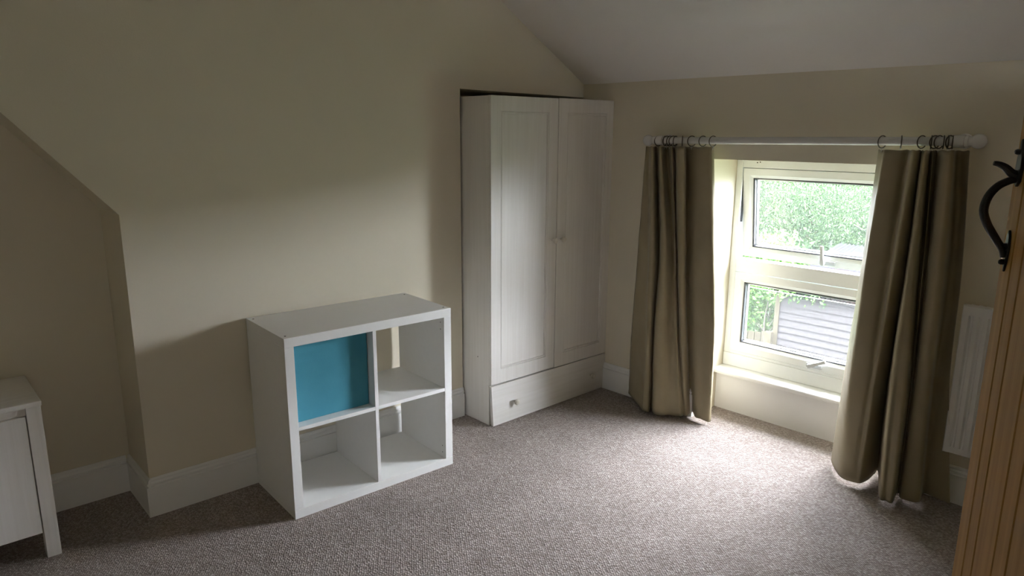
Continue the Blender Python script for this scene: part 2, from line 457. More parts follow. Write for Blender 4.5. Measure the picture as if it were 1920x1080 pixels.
def sash(z0, z1, d, tf, name='sash'):
    w = 0.052
    a, b_ = OL + 0.004, OR - 0.004
    mm = MB()
    # mitred bevelled profile: flat face, then a sloped glazing bead
    for (p, q, r, s_) in (((a, z0), (b_, z0), (b_ - w, z0 + w), (a + w, z0 + w)), ((b_, z0), (b_, z1), (b_ - w, z1 - w), (b_ - w, z0 + w)),
                       ((b_, z1), (a, z1), (a + w, z1 - w), (b_ - w, z1 - w)), ((a, z1), (a, z0), (a + w, z0 + w), (a + w, z1 - w))):
        def lerp(u, v, t): return (u[0] + (v[0] - u[0]) * t, u[1] + (v[1] - u[1]) * t)
        p2, q2 = lerp(p, s_, 0.66), lerp(q, r, 0.66)
        A = [(x[0], d, x[1]) for x in (p, q)] + [(x[0], d, x[1]) for x in (q2, p2)] + [(r[0], d + 0.012, r[1]), (s_[0], d + 0.012, s_[1])]
        B = [(x[0], d + 0.055, x[1]) for x in (p, q, r, s_)]
        mm.add(A + B, [(0, 1, 2, 3), (3, 2, 4, 5), (6, 7, 8, 9), (0, 1, 7, 6), (5, 4, 8, 9), (1, 2, 4, 8, 7), (0, 3, 5, 9, 6)], tf)
    sh = mm.build(name, M_UPVC, win, smooth=False)
    g = MB()
    gi, go = w - 0.002, w + 0.005
    for (x0, x1, y0, y1) in ((a + gi, b_ - gi, z0 + gi, z0 + go), (a + gi, b_ - gi, z1 - go, z1 - gi), (a + gi, a + go + 0.004, z0 + gi, z1 - gi), (b_ - go - .004, b_ - gi, z0 + gi, z1 - gi)):
        g.box(x0, x1, d + 0.0115, d + 0.029, y0, y1, tf)
    g.build('gasket', M_GASKET, sh, smooth=False)
    sp = MB()
    for (x0, x1, y0, y1) in ((a + go, b_ - go, z0 + go, z0 + go + .009), (a + go, b_ - go, z1 - go - .009, z1 - go), (a + go, a + go + .009, z0 + go, z1 - go), (b_ - go - .009, b_ - go, z0 + go, z1 - go)):
        sp.box(x0, x1, d + 0.032, d + 0.050, y0, y1, tf)
    sp.build('glazing_spacer', M_STEEL, sh, smooth=False)
    MB().add([(a + gi, d + .0285, z0 + gi), (b_ - gi, d + .0285, z0 + gi), (b_ - gi, d + .0285, z1 - gi), (a + gi, d + .0285, z1 - gi)], [(0, 1, 2, 3)], tf).build('pane', M_GLASS, sh, smooth=False, fixn=False)
    return sh
def handle(sh, s, z, d, ang, tf):
    # oblong base plate with a lever pivoting at its left end
    mm = MB(); mm.box(s - 0.030, s + 0.052, d - 0.009, d - 0.0005, z - 0.011, z + 0.011, tf)
    mm.build('handle_base', M_HANDLE, sh, bevel=0.003)
    piv = (s - 0.008, z)
    ca, sa = math.cos(ang), math.sin(ang)
    mm = MB()
    mm.lathe([(0.012, 0), (0.012, 0.014), (0.009, 0.017)], (piv[0], d - 0.009, piv[1]), (0, -1, 0), 16, tf)
    L = [(-0.008, 0.010), (0.02, 0.009), (0.06, 0.0075), (0.088, 0.009), (0.092, 0.006)]
    top = [(t, w) for t, w in L]; poly = top + [(t, -w) for t, w in L[::-1]]
    poly = [(piv[0] + t * ca - w * sa, piv[1] + t * sa + w * ca) for t, w in poly]
    mm.prism(poly, d - 0.030, d - 0.020, lambda p, a: (p[0], a, p[1]), tf)
    mm.build('handle_lever', M_HANDLE, sh, bevel=0.002)
TILT = math.radians(7.2)
HZ = ZT - 0.006
def Wtilt(v):
    s, d, z = v
    dd, dz = d - DW, z - HZ
    return W(s, DW + dd * math.cos(TILT) - dz * math.sin(TILT), HZ + dz * math.cos(TILT) + dd * math.sin(TILT))
up = sash(TT + 0.006, ZT - 0.004, DW + 0.002, Wtilt)
handle(up, 1.340, TT + 0.026, DW + 0.002, math.radians(93), Wtilt)
lo = sash(ZB + 0.003, TB - 0.004, DW - 0.004, Wt)
handle(lo, 1.352, ZB + 0.022, DW - 0.004, math.radians(27), Wt)
# friction stay of the tilted light, in the gap at the left jamb
MB().box(OL + 0.0005, OL + 0.0038, DW + 0.012, DW + 0.030, TT + 0.20, ZT - 0.01, Wt).build('stay_arm', M_GASKET, win, smooth=False)
# little marks where a blind was screwed to the head of the frame
for s, z in ((0.962, 1.371), (0.978, 1.374)):
    MB().lathe([(0.003, 0), (0.003, 0.002)], W(s, DW, z), W(0, -1, 0), 8).build('screw_hole', M_DARK, win)

# ------------------------------------------------------------------ wardrobe
WX0, WX1, WY, WZ = -0.892, 0.012, -0.224, 1.692
ward = thing('wardrobe', 'tall white-washed two-door wardrobe with a bottom drawer, standing in the wall alcove', 'wardrobe', ((WX0 + WX1) / 2, 0.05, 0))
CF = WY + 0.019                     # carcass front, doors stand before it
MB().box(WX0, WX0 + 0.018, CF, 0.40, 0, WZ).build('side_panel', M_WHITEWOOD, ward, bevel=0.0015)
MB().box(WX1 - 0.04, WX1 - 0.022, CF, 0.40, 0, WZ).build('side_panel', M_WHITEWOOD, ward, bevel=0.0015)
MB().box(WX0 + 0.018, WX1 - 0.04, CF, 0.40, WZ - 0.02, WZ - 0.002).build('top_panel', M_WHITEWOODH, ward, bevel=0.0015)
MB().box(WX0 + 0.018, WX1 - 0.04, CF + 0.004, 0.395, 0.21, 0.228).build('bottom_panel', M_WHITEWOODH, ward)
MB().box(WX0 + 0.018, WX1 - 0.04, 0.385, 0.395, 0.03, WZ - 0.02).build('back_panel', M_WHITEWOOD, ward)
def wardrobe_door(x0, x1, z0, z1, kx):
    y0 = WY
    # stile-and-rail frame with a moulded step round a flat panel
    st, rl, rb = 0.066, 0.072, 0.076
    loops = []
    def loop(ins, y): return [(x0 + st * ins[0] + ins[1], y, z0 + rb * ins[0] + ins[1]), (x1 - st * ins[0] - ins[1], y, z0 + rb * ins[0] + ins[1]),
                              (x1 - st * ins[0] - ins[1], y, z1 - rl * ins[0] - ins[1]), (x0 + st * ins[0] + ins[1], y, z1 - rl * ins[0] - ins[1])]
    seq = [((0, 0), CF - 0.001), ((0, 0), y0 + 0.002), ((0, 0.002), y0), ((1, 0), y0), ((1, 0.002), y0 + 0.003), ((1, 0.004), y0 + 0.0005), ((1, 0.010), y0 - 0.0005), ((1, 0.014), y0 + 0.006)]
    vs = []; fs = []
    for ins, y in seq: vs += loop(ins, y)
    for i in range(len(seq) - 1):
        for k in range(4):
            fs.append((i * 4 + k, i * 4 + (k + 1) % 4, i * 4 + 4 + (k + 1) % 4, i * 4 + 4 + k))
    fs.append((0, 1, 2, 3))
    dr = MB().add(vs, fs).build('door', M_WHITEWOOD, ward, smooth=False)
    L = loop((1, 0.0135), y0 + 0.0055)
    MB().add(L, [(0, 1, 2, 3)]).build('door_panel', M_WHITEWOOD, dr, smooth=False)
    MB().lathe([(0.006, 0), (0.006, 0.010), (0.010, 0.014), (0.0155, 0.020), (0.0165, 0.026), (0.013, 0.032), (0.006, 0.035), (0.0, 0.0355)], (kx, y0, 0.952), (0, -1, 0), 20).build('knob', M_KNOB, dr)
wardrobe_door(WX0 - 0.001, -0.4305, 0.226, WZ + 0.001, -0.462)
wardrobe_door(-0.4265, 0.020, 0.222, WZ + 0.003, -0.395)
TD = math.radians(3.3)
def drawer_tf(v):                   # the drawer front hangs skewed: its lower left corner stands out
    x, y, z = v
    k = (0.215 - z) / 0.215 * (1 - (x - WX0) / (WX1 - WX0))
    return (x, y - 0.016 * k, z)
dw = MB()
n = 8
for i in range(n):
    xa = WX0 + 0.002 + (0.020 - WX0 - 0.002) * i / n; xb = WX0 + 0.002 + (0.020 - WX0 - 0.002) * (i + 1) / n
    vs = [drawer_tf(p) for p in ((xa, WY, 0.004), (xb, WY, 0.004), (xb, WY, 0.217), (xa, WY, 0.217), (xa, CF - .001, 0.004), (xb, CF - .001, 0.004), (xb, CF - .001, 0.217), (xa, CF - .001, 0.217))]
    fs = [(0, 1, 2, 3), (5, 4, 7, 6), (3, 2, 6, 7), (1, 0, 4, 5)]
    if i == 0: fs.append((4, 0, 3, 7))
    if i == n - 1: fs.append((1, 5, 6, 2))
    dw.add(vs, fs)
dwr = dw.build('drawer', M_WHITEWOODH, ward, smooth=False)
for kx, kz in ((-0.735, 0.105), (-0.119, 0.108)):
    y = drawer_tf((kx, WY, kz))[1]
    MB().lathe([(0.006, 0), (0.006, 0.010), (0.010, 0.014), (0.0155, 0.020), (0.0165, 0.026), (0.013, 0.032), (0.006, 0.035), (0.0, 0.0355)], (kx, y, kz), (0, -1, 0), 20).build('knob', M_KNOB, dwr)
MB().lathe([(0.003, 0), (0.003, 0.001)], (WX0 + 0.0, -0.115, 0.36), (-1, 0, 0), 8).build('screw_hole', M_DARK, ward)

# ------------------------------------------------------------------ cube shelf unit
KX, KY, KA = -2.074, -0.4125, -0.0294
KW, KD, KH = 0.770, 0.392, 0.753
def Kt(v):
    return (KX + v[0] * math.cos(KA) - v[1] * math.sin(KA), KY + v[0] * math.sin(KA) + v[1] * math.cos(KA), v[2])
kal = thing('cube_shelf', 'white laminate four-cube shelf unit standing against the cream wall', 'shelf unit', Kt((KW / 2, KD / 2, 0)))
TH, TI = 0.038, 0.016
kb = dict(bevel=0.001)
MB().box(0, TH, 0.001, KD, TH, KH - TH, Kt).build('side_panel', M_LAM, kal, **kb)
MB().box(KW - TH, KW, 0.001, KD, TH, KH - TH, Kt).build('side_panel', M_LAM, kal, **kb)
MB().box(0, KW, 0, KD, KH - TH, KH, Kt).build('top_panel', M_LAM, kal, **kb)
MB().box(0, KW, 0, KD, 0, TH, Kt).build('bottom_panel', M_LAM, kal, **kb)
XM = KW / 2; ZM = 0.376
MB().box(XM - TI / 2, XM + TI / 2, 0.002, KD - .002, TH, KH - TH, Kt).build('divider', M_LAM, kal, **kb)
MB().box(TH, XM - TI / 2, 0.002, KD - .002, ZM - TI / 2, ZM + TI / 2, Kt).build('shelf', M_LAM, kal, **kb)
MB().box(XM + TI / 2, KW - TH, 0.002, KD - .002, ZM - TI / 2, ZM + TI / 2, Kt).build('shelf', M_LAM, kal, **kb)
for x, y in ((0.019, 0.032), (0.019, KD - 0.032), (KW - 0.019, 0.032), (KW - 0.019, KD - 0.032)):
    MB().lathe([(0.0042, 0), (0.0042, 0.0006)], Kt((x, y, KH)), (0, 0, 1), 10).build('screw_hole', M_DARK, kal)
for z in (KH - 0.065, KH - 0.097, 0.062, 0.094):
    MB().lathe([(0.0025, 0), (0.0025, 0.0006)], Kt((KW - TH, 0.028, z)), Vector(Kt((-1, 0, 0))) - Vector(Kt((0, 0, 0))), 8).build('screw_hole', M_DARK, kal)

# turquoise fabric box in the upper left cube
bx0, bx1, by0, by1, bz0, bz1 = TH + 0.004, XM - TI / 2 - 0.004, 0.050, 0.375, ZM + TI / 2 + 0.001, KH - TH - 0.006
box = thing('storage_box', 'turquoise fabric box filling the upper left cube of the shelf unit', 'storage box', Kt(((bx0 + bx1) / 2, (by0 + by1) / 2, bz0)))
def cloth_front():
    mm = MB(); nx, nz = 26, 26
    vs = []
    for j in range(nz + 1):
        for i in range(nx + 1):
            u, v = i / nx, j / nz
            x = bx0 + (bx1 - bx0) * u; z = bz0 + (bz1 - bz0) * v
            e = min(u, 1 - u, v, 1 - v)
            crease = 0.0022 * math.exp(-((v - 0.80 - 0.05 * u) / 0.012) ** 2) + 0.0015 * math.exp(-((v - 0.60 + 0.03 * u) / 0.01) ** 2)
            y = by0 + 0.0015 * noise.noise(Vector((x * 9, z * 9, 1))) + crease - 0.003 * math.sin(math.pi * u) * math.sin(math.pi * v)
            vs.append((x, y, z))
    fs = [(j * (nx + 1) + i, j * (nx + 1) + i + 1, (j + 1) * (nx + 1) + i + 1, (j + 1) * (nx + 1) + i) for j in range(nz) for i in range(nx)]
    nb = len(vs)
    vs += [(bx0, by0 + .006, bz0), (bx1, by0 + .006, bz0), (bx1, by0 + .006, bz1), (bx0, by0 + .006, bz1)]
    fs.append((nb, nb + 3, nb + 2, nb + 1))
    bot = [i for i in range(nx + 1)]; topi = [nz * (nx + 1) + i for i in range(nx + 1)]
    lef = [j * (nx + 1) for j in range(nz + 1)]; rig = [j * (nx + 1) + nx for j in range(nz + 1)]
    fs.append(tuple(bot) + (nb + 1, nb)); fs.append(tuple(topi[::-1]) + (nb + 3, nb + 2))
    fs.append(tuple(lef[::-1]) + (nb, nb + 3)); fs.append(tuple(rig) + (nb + 2, nb + 1))
    return mm.add(vs, fs, Kt)
cloth_front().build('front_panel', M_BLUE, box)
MB().box(bx0, bx0 + .005, by0 + .006, by1, bz0, bz1, Kt).build('side_panel', M_BLUE, box, smooth=False)
MB().box(bx1 - .005, bx1, by0 + .006, by1, bz0, bz1, Kt).build('side_panel', M_BLUE, box, smooth=False)
MB().box(bx0 + .005, bx1 - .005, by1 - .005, by1, bz0, bz1, Kt).build('back_panel', M_BLUE, box, smooth=False)
MB().box(bx0 + .005, bx1 - .005, by0 + .006, by1 - .005, bz0, bz0 + .005, Kt).build('bottom_panel', M_BLUE, box, smooth=False)

# ------------------------------------------------------------------ low white cabinet at the left
cab = thing('low_cabinet', 'low white wood-grained cabinet on square legs in front of the wall recess', 'cabinet', (-3.22, 0.11, 0))
CX0, CX1, CY0, CY1, CZ = -3.62, -2.818, -0.066, 0.268, 0.598
MB().box(CX0 - .006, CX1 + .003, CY0 - 0.012, CY1 + 0.008, CZ - 0.018, CZ).build('top_panel', M_WHITEWOODH, cab, bevel=0.003)
for lx in (CX0, CX1 - 0.045):
    for ly in (CY0, CY1 - 0.045):
        MB().box(lx, lx + 0.045, ly, ly + 0.045, 0, CZ - 0.0185).build('leg', M_WHITEWOOD, cab, bevel=0.002)
MB().box(CX0 + .045, CX1 - .045, CY0 + 0.012, CY0 + 0.030, CZ - 0.050, CZ - 0.0185).build('apron', M_WHITEWOODH, cab, bevel=0.001)
MB().box(CX0 + .010, CX0 + .024, CY0 + .045, CY1 - .045, 0.10, CZ - .0185).build('side_panel', M_WHITEWOOD, cab)
MB().box(CX1 - .024, CX1 - .010, CY0 + .045, CY1 - .045, 0.10, CZ - .0185).build('side_panel', M_WHITEWOOD, cab)
MB().box(CX0 + .045, CX1 - .045, CY1 - .022, CY1 - .012, 0.10, CZ - .0185).build('back_panel', M_WHITEWOOD, cab)
MB().box(CX0 + .024, CX1 - .024, CY0 + .045, CY1 - .045, 0.10, 0.115).build('bottom_panel', M_WHITEWOODH, cab)
xm = (CX0 + CX1) / 2
for a, b_ in ((CX0 + .0475, xm - .0015), (xm + .0015, CX1 - .0475)):
    MB().box(a, b_, CY0 + 0.003, CY0 + 0.021, 0.101, CZ - 0.052).build('door', M_WHITEWOOD, cab, bevel=0.002)

# ------------------------------------------------------------------ radiator
rad = thing('radiator', 'white pressed-steel panel radiator under the pole end, half hidden by the pine door', 'radiator', W(2.45, -0.05, 0.225))
RS0, RS1, RZ0, RZ1 = 2.058, 2.82, 0.236, 0.862
mm = MB(); prof = []
pit = 0.0335
nf = int((RS1 - RS0 - 0.05) / pit)
cols = [(RS0, -0.052), (RS0, -0.066), (RS0 + 0.004, -0.070), (RS0 + 0.022, -0.070)]
s = RS0 + 0.024
for k in range(nf):
    cols += [(s, -0.070), (s + 0.006, -0.0590), (s + 0.012, -0.0590), (s + 0.018, -0.070)]
    s += pit
cols += [(RS1 - 0.004, -0.070), (RS1, -0.066), (RS1, -0.052)]
zz = [RZ0, RZ0 + 0.004, RZ0 + 0.030, RZ0 + 0.050, RZ1 - 0.060, RZ1 - 0.040, RZ1 - 0.004, RZ1]
vs = []; fs = []
for j, z in enumerate(zz):
    for (s_, d) in cols:
        dd = d
        if j in (0, 7): dd = max(d, -0.066)
        elif j in (1, 2, 5, 6): dd = min(d, -0.070) if abs(d + 0.0590) < 1e-6 else d
        vs.append((s_, dd, z))
nc = len(cols)
for j in range(len(zz) - 1):
    for i in range(nc - 1):
        fs.append((j * nc + i, j * nc + i + 1, (j + 1) * nc + i + 1, (j + 1) * nc + i))
fs.append(tuple(range(nc)))
fs.append(tuple((len(zz) - 1) * nc + i for i in range(nc)))
fs.append((0, nc - 1, len(zz) * nc - 1, (len(zz) - 1) * nc))
mm.add(vs, fs, Wt)
mm.build('front_panel', M_RAD, rad, angle=40)
MB().box(RS0 + .006, RS1 - .006, -0.050, -0.026, RZ0 + .02, RZ1 - .012, Wt).build('rear_panel', M_RAD, rad, bevel=0.002)
g = MB()
g.box(RS0 + .001, RS1 - .001, -0.0515, -0.024, RZ1 - .010, RZ1 - .004, Wt)
for k in range(28):
    s = RS0 + .02 + k * .0262
    g.box(s, s + .012, -0.049, -0.027, RZ1 - .004, RZ1 - .001, Wt)
g.build('top_grille', M_RAD, rad, smooth=False)
MB().box(RS0, RS0 + .004, -0.0515, -0.024, RZ0 + .004, RZ1 - .004, Wt).build('side_cover', M_RAD, rad, smooth=False)
for s in (RS0 + .12, RS1 - .12):
    MB().box(s, s + .03, -0.026, 0.0, RZ0 + .1, RZ1 - .08, Wt).build('wall_bracket', M_RAD, rad, smooth=False)
MB().tube([W(RS1 - .03, -0.04, RZ0 + .022), W(RS1 - .03, -0.04, 0.0)], 0.0075, 10).build('pipe', M_RAD, rad)

# ------------------------------------------------------------------ curtain pole, rings and curtains
PD = -0.082
def pz(s): return 1.4815 + (s - 0.53) * (1.495 - 1.4815) / 1.5
pole = thing('curtain_pole', 'white painted curtain pole with ball ends above the window', 'curtain pole', W(1.28, PD, pz(1.28)))
ptf = lambda s: W(s, PD, pz(s))
MB().tube([ptf(0.56), ptf(2.0)], 0.0172, 24).build('rod', M_POLE, pole)
dirp = (Vector(ptf(2.0)) - Vector(ptf(0.56))).normalized()
ballp = [(0.0, 0.0), (0.020, 0.0), (0.0215, 0.004), (0.0215, 0.020), (0.018, 0.024), (0.018, 0.028)] + [(0.0285 * math.sin(t), 0.053 - 0.0285 * math.cos(t)) for t in [0.72 + k * (math.pi - 0.72) / 12 for k in range(13)]]
MB().lathe(ballp, Vector(ptf(2.0)) - dirp * 0.02, dirp, 24).build('ball_end', M_POLE, pole)
MB().lathe(ballp, Vector(ptf(0.56)) + dirp * 0.02, -dirp, 24).build('ball_end', M_POLE, pole)
for s in (0.602, 1.968):
    b_ = MB()
    b_.lathe([(0.030, 0), (0.030, 0.006), (0.022, 0.012), (0.013, 0.016), (0.012, 0.050)], W(s, 0, pz(s)), W(0, -1, 0), 20)
    b_.lathe([(0.0178, -0.021), (0.0235, -0.020), (0.0245, 0.0), (0.0235, 0.020), (0.0178, 0.021)], ptf(s), dirp, 20)
    b_.build('bracket', M_POLE, pole)

ORD = ['first', 'second', 'third', 'fourth', 'fifth', 'sixth', 'seventh', 'eighth', 'ninth', 'tenth', 'eleventh', 'twelfth']
RR, RW = 0.0248, 0.0023
def make_ring(s, yaw, label, group):
    zc_ = pz(s) + 0.0172 + RW * 2 - RR
    c = Vector(W(s, PD, zc_))
    t = thing('curtain_ring', label, 'curtain ring', c, group)
    ax = Vector(W(math.cos(yaw), math.sin(yaw), 0)).normalized()
    MB().ring(c, ax, RR, RW).build('hoop', M_RING, t)
    e = c - Vector((0, 0, RR + 0.0055))
    mm = MB().ring(e, Vector(W(0, 1, 0)), 0.0042, 0.001, 14, 6)
    mm.tube([e - Vector((0, 0, 0.004)), e - Vector((0, 0, 0.012))], 0.001, 6)
    mm.build('eyelet', M_STEEL, t)
    return t
left_rings = [(0.590, -0.3), (0.630, 0.25), (0.641, -0.35), (0.660, -0.15), (0.680, -0.4), (0.694, 0.1), (0.735, 0.55), (0.790, -0.45), (0.853, -0.35), (0.909, -0.30)]
right_rings = [(1.690, -0.35), (1.762, 0.35), (1.838, -0.4), (1.872, 0.3), (1.884, -0.5), (1.899, -0.45), (1.915, 0.3), (1.930, 0.35), (1.937, -0.35), (1.947, 0.2)]
for i, (s, yw) in enumerate(left_rings):
    make_ring(s, yw, 'thin dark metal curtain ring over the left curtain, %s from its left edge' % ORD[i], 'rings of the left curtain')
for i, (s, yw) in enumerate(right_rings):
    make_ring(s, yw, 'thin dark metal curtain ring over the right curtain, %s from its window edge' % ORD[i], 'rings of the right curtain')

CURTAIN_LEFT = [[(0.484, -0.0415, 1.448), (0.453, -0.0325, 0.847), (0.429, -0.024, 0.406), (0.42, -0.016, 0.02)], [(0.499, -0.0343, 1.448), (0.548, -0.0762, 0.864), (0.584, -0.1135, 0.456), (0.614, -0.157, 0.02)], [(0.569, -0.114, 1.45), (0.606, -0.134, 0.878), (0.624, -0.152, 0.472), (0.641, -0.174, 0.02)], [(0.584, -0.1068, 1.45), (0.637, -0.1254, 0.881), (0.642, -0.1424, 0.473), (0.672, -0.163, 0.02)], [(0.544, -0.0343, 1.449), (0.619, -0.0595, 0.871), (0.615, -0.0825, 0.456), (0.648, -0.109, 0.02)], [(0.616, -0.114, 1.451), (0.682, -0.132, 0.888), (0.673, -0.1485, 0.481), (0.708, -0.169, 0.02)], [(0.64, -0.1256, 1.451), (0.714, -0.1361, 0.892), (0.712, -0.1457, 0.489), (0.749, -0.158, 0.02)], [(0.624, -0.0778, 1.45), (0.715, -0.0922, 0.887), (0.725, -0.1054, 0.484), (0.772, -0.122, 0.02)], [(0.632, -0.056, 1.45), (0.719, -0.0734, 0.885), (0.748, -0.0891, 0.485), (0.804, -0.109, 0.02)], [(0.696, -0.114, 1.452), (0.75, -0.1075, 0.894), (0.776, -0.1016, 0.493), (0.828, -0.094, 0.02)], [(0.674, -0.056, 1.451), (0.725, -0.0609, 0.885), (0.766, -0.0654, 0.484), (0.83, -0.071, 0.02)], [(0.742, -0.1358, 1.453), (0.768, -0.1143, 0.897), (0.797, -0.0947, 0.497), (0.842, -0.069, 0.02)], [(0.774, -0.1459, 1.454), (0.791, -0.1165, 0.9), (0.814, -0.0895, 0.499), (0.846, -0.054, 0.02)], [(0.782, -0.1285, 1.454), (0.798, -0.0963, 0.898), (0.815, -0.0665, 0.495), (0.84, -0.028, 0.02)], [(0.741, -0.056, 1.452), (0.769, -0.0377, 0.888), (0.796, -0.0209, 0.482), (0.838, 0.0, 0.03)], [(0.779, -0.0676, 1.453), (0.819, -0.0594, 0.897), (0.855, -0.0519, 0.5), (0.888, -0.042, 0.02)], [(0.839, -0.085, 1.454), (0.883, -0.0727, 0.907), (0.917, -0.0615, 0.515), (0.924, -0.046, 0.02)], [(0.885, -0.0922, 1.455), (0.929, -0.0794, 0.913), (0.96, -0.0677, 0.525), (0.959, -0.051, 0.02)], [(0.904, -0.085, 1.456), (0.947, -0.0732, 0.915), (0.978, -0.0625, 0.528), (0.973, -0.047, 0.02)], [(0.909, -0.0676, 1.455), (0.95, -0.0565, 0.913), (0.972, -0.0464, 0.524), (0.976, -0.032, 0.02)]]
CURTAIN_RIGHT = [[(1.669, -0.056, 1.456), (1.651, -0.0467, 0.955), (1.623, -0.0336, 0.417), (1.606, -0.023, 0.02)], [(1.696, -0.085, 1.457), (1.677, -0.0941, 0.965), (1.667, -0.1066, 0.447), (1.664, -0.118, 0.02)], [(1.716, -0.1024, 1.457), (1.696, -0.1189, 0.971), (1.699, -0.1413, 0.464), (1.705, -0.163, 0.02)], [(1.77, -0.0922, 1.458), (1.749, -0.1144, 0.978), (1.754, -0.1444, 0.479), (1.743, -0.175, 0.02)], [(1.789, -0.0705, 1.458), (1.779, -0.0976, 0.98), (1.772, -0.1343, 0.482), (1.771, -0.172, 0.02)], [(1.823, -0.143, 1.459), (1.809, -0.1472, 0.99), (1.795, -0.1529, 0.492), (1.791, -0.159, 0.02)], [(1.841, -0.1459, 1.459), (1.824, -0.1337, 0.991), (1.804, -0.1166, 0.486), (1.801, -0.099, 0.02)], [(1.845, -0.114, 1.459), (1.831, -0.089, 0.986), (1.808, -0.0535, 0.471), (1.8, -0.019, 0.02)], [(1.829, -0.0415, 1.457), (1.825, -0.0304, 0.978), (1.805, -0.0148, 0.461), (1.806, 0.0, 0.026)], [(1.861, -0.1358, 1.459), (1.867, -0.1594, 1.0), (1.866, -0.1915, 0.521), (1.891, -0.229, 0.02)], [(1.876, -0.1502, 1.459), (1.889, -0.1727, 1.005), (1.899, -0.2031, 0.533), (1.92, -0.24, 0.019)], [(1.877, -0.114, 1.459), (1.896, -0.1458, 1.002), (1.93, -0.1879, 0.537), (1.947, -0.24, 0.02)], [(1.86, -0.0343, 1.457), (1.883, -0.0622, 0.99), (1.918, -0.0994, 0.512), (1.93, -0.142, 0.02)], [(1.886, -0.0922, 1.458), (1.908, -0.1049, 0.999), (1.93, -0.122, 0.52), (1.936, -0.142, 0.02)], [(1.881, -0.027, 1.457), (1.91, -0.0546, 0.993), (1.927, -0.0917, 0.512), (1.938, -0.134, 0.02)], [(1.922, -0.114, 1.459), (1.935, -0.1287, 1.006), (1.95, -0.1488, 0.533), (1.956, -0.173, 0.02)], [(1.953, -0.1502, 1.46), (1.969, -0.1556, 1.014), (1.979, -0.1629, 0.544), (1.993, -0.172, 0.02)], [(1.969, -0.1285, 1.46), (1.989, -0.133, 1.014), (2.0, -0.1393, 0.543), (2.022, -0.147, 0.02)], [(1.952, -0.0415, 1.458), (1.987, -0.0454, 1.002), (1.989, -0.0508, 0.519), (2.01, -0.057, 0.02)], [(1.97, -0.027, 1.458), (2.007, -0.0358, 1.004), (2.015, -0.0478, 0.525), (2.061, -0.062, 0.02)], [(1.996, -0.056, 1.459), (2.027, -0.059, 1.01), (2.038, -0.0631, 0.535), (2.104, -0.068, 0.02)], [(2.008, -0.085, 1.459), (2.039, -0.0799, 1.014), (2.046, -0.0727, 0.539), (2.113, -0.064, 0.02)]]


def catmull(p, t):
    n = len(p); i = min(int(t), n - 2); f = t - i
    a, b_, c, d = p[max(i - 1, 0)], p[i], p[i + 1], p[min(i + 2, n - 1)]
    return 0.5 * ((2 * b_) + (-a + c) * f + (2 * a - 5 * b_ + 4 * c - d) * f * f + (-a + 3 * b_ - 3 * c + d) * f ** 3)
def make_curtain(tab, label, seed, scallop):
    nc = len(tab); sub = 7; NU = (nc - 1) * sub; NV = 72
    A = np.array(tab)                       # column, row, (s, d, z)
    base = A[:, 3].mean(0)
    t = thing('curtain', label, 'curtain', W(base[0], base[1], 0.015))
    g = np.zeros((NV + 1, NU + 1, 3))
    for j in range(NV + 1):
        v = j / NV
        # parametrise rows by height fraction
        colpts = []
        for k in range(nc):
            z = A[k, :, 2]; fr = (z[0] - z) / (z[0] - z[3])
            s_ = np.interp(v, fr, A[k, :, 0]); d_ = np.interp(v, fr, A[k, :, 1])
            colpts.append((s_, d_, z[0] + (z[3] - z[0]) * v))
        colpts = np.array(colpts)
        for i in range(NU + 1):
            q = [catmull(colpts[:, c], i / sub) for c in range(3)]
            g[j, i] = q
    # soften the kinks between the measured rows
    for _ in range(40):
        g[1:-1, :, :2] = 0.5 * g[1:-1, :, :2] + 0.25 * (g[:-2, :, :2] + g[2:, :, :2])
    for j in range(NV + 1):
        for i in range(NU + 1):
            s_, d_, z = g[j, i]; v = j / NV
            w = 0.004 * noise.noise(Vector((s_ * 14, z * 4.5, seed))) + 0.0025 * noise.noise(Vector((s_ * 30 + z * 20, z * 9, seed + 5)))
            rid = max(0.0, 0.10 - abs(noise.noise(Vector((s_ * 7 + z * 3.5, z * 5 - s_ * 4, seed + 11))))) / 0.10
            w -= 0.0045 * rid * max(0.0, noise.noise(Vector((s_ * 4, z * 3, seed + 17))) + 0.15)
            d_ += w * min(1, v * 5 + .15)
            if d_ > 0.0 and not (S0 + .03 < s_ < S1 - .03): d_ = min(d_, -0.004)
            if j == 0: z += scallop * math.sin(i * 0.55)
            g[j, i] = (s_, d_, z)
    vs = [W(*g[j, i]) for j in range(NV + 1) for i in range(NU + 1)]
    fs = [(j * (NU + 1) + i, (j + 1) * (NU + 1) + i, (j + 1) * (NU + 1) + i + 1, j * (NU + 1) + i + 1) for j in range(NV) for i in range(NU)]
    face = MB().add(vs, fs).build('face_cloth', M_CURTAIN, t, angle=180, fixn=False)
    face.data.materials.append(M_LINING)
    so = face.modifiers.new('thickness', 'SOLIDIFY'); so.thickness = 0.0022; so.offset = -1.0
    so.material_offset = 1; so.material_offset_rim = 1
    return t
make_curtain(CURTAIN_LEFT, 'olive taupe curtain bunched at the left of the window, next to the wardrobe', 1.3, 0.0015)
make_curtain(CURTAIN_RIGHT, 'olive taupe curtain bunched at the right of the window, next to the radiator', 8.7, 0.0015)

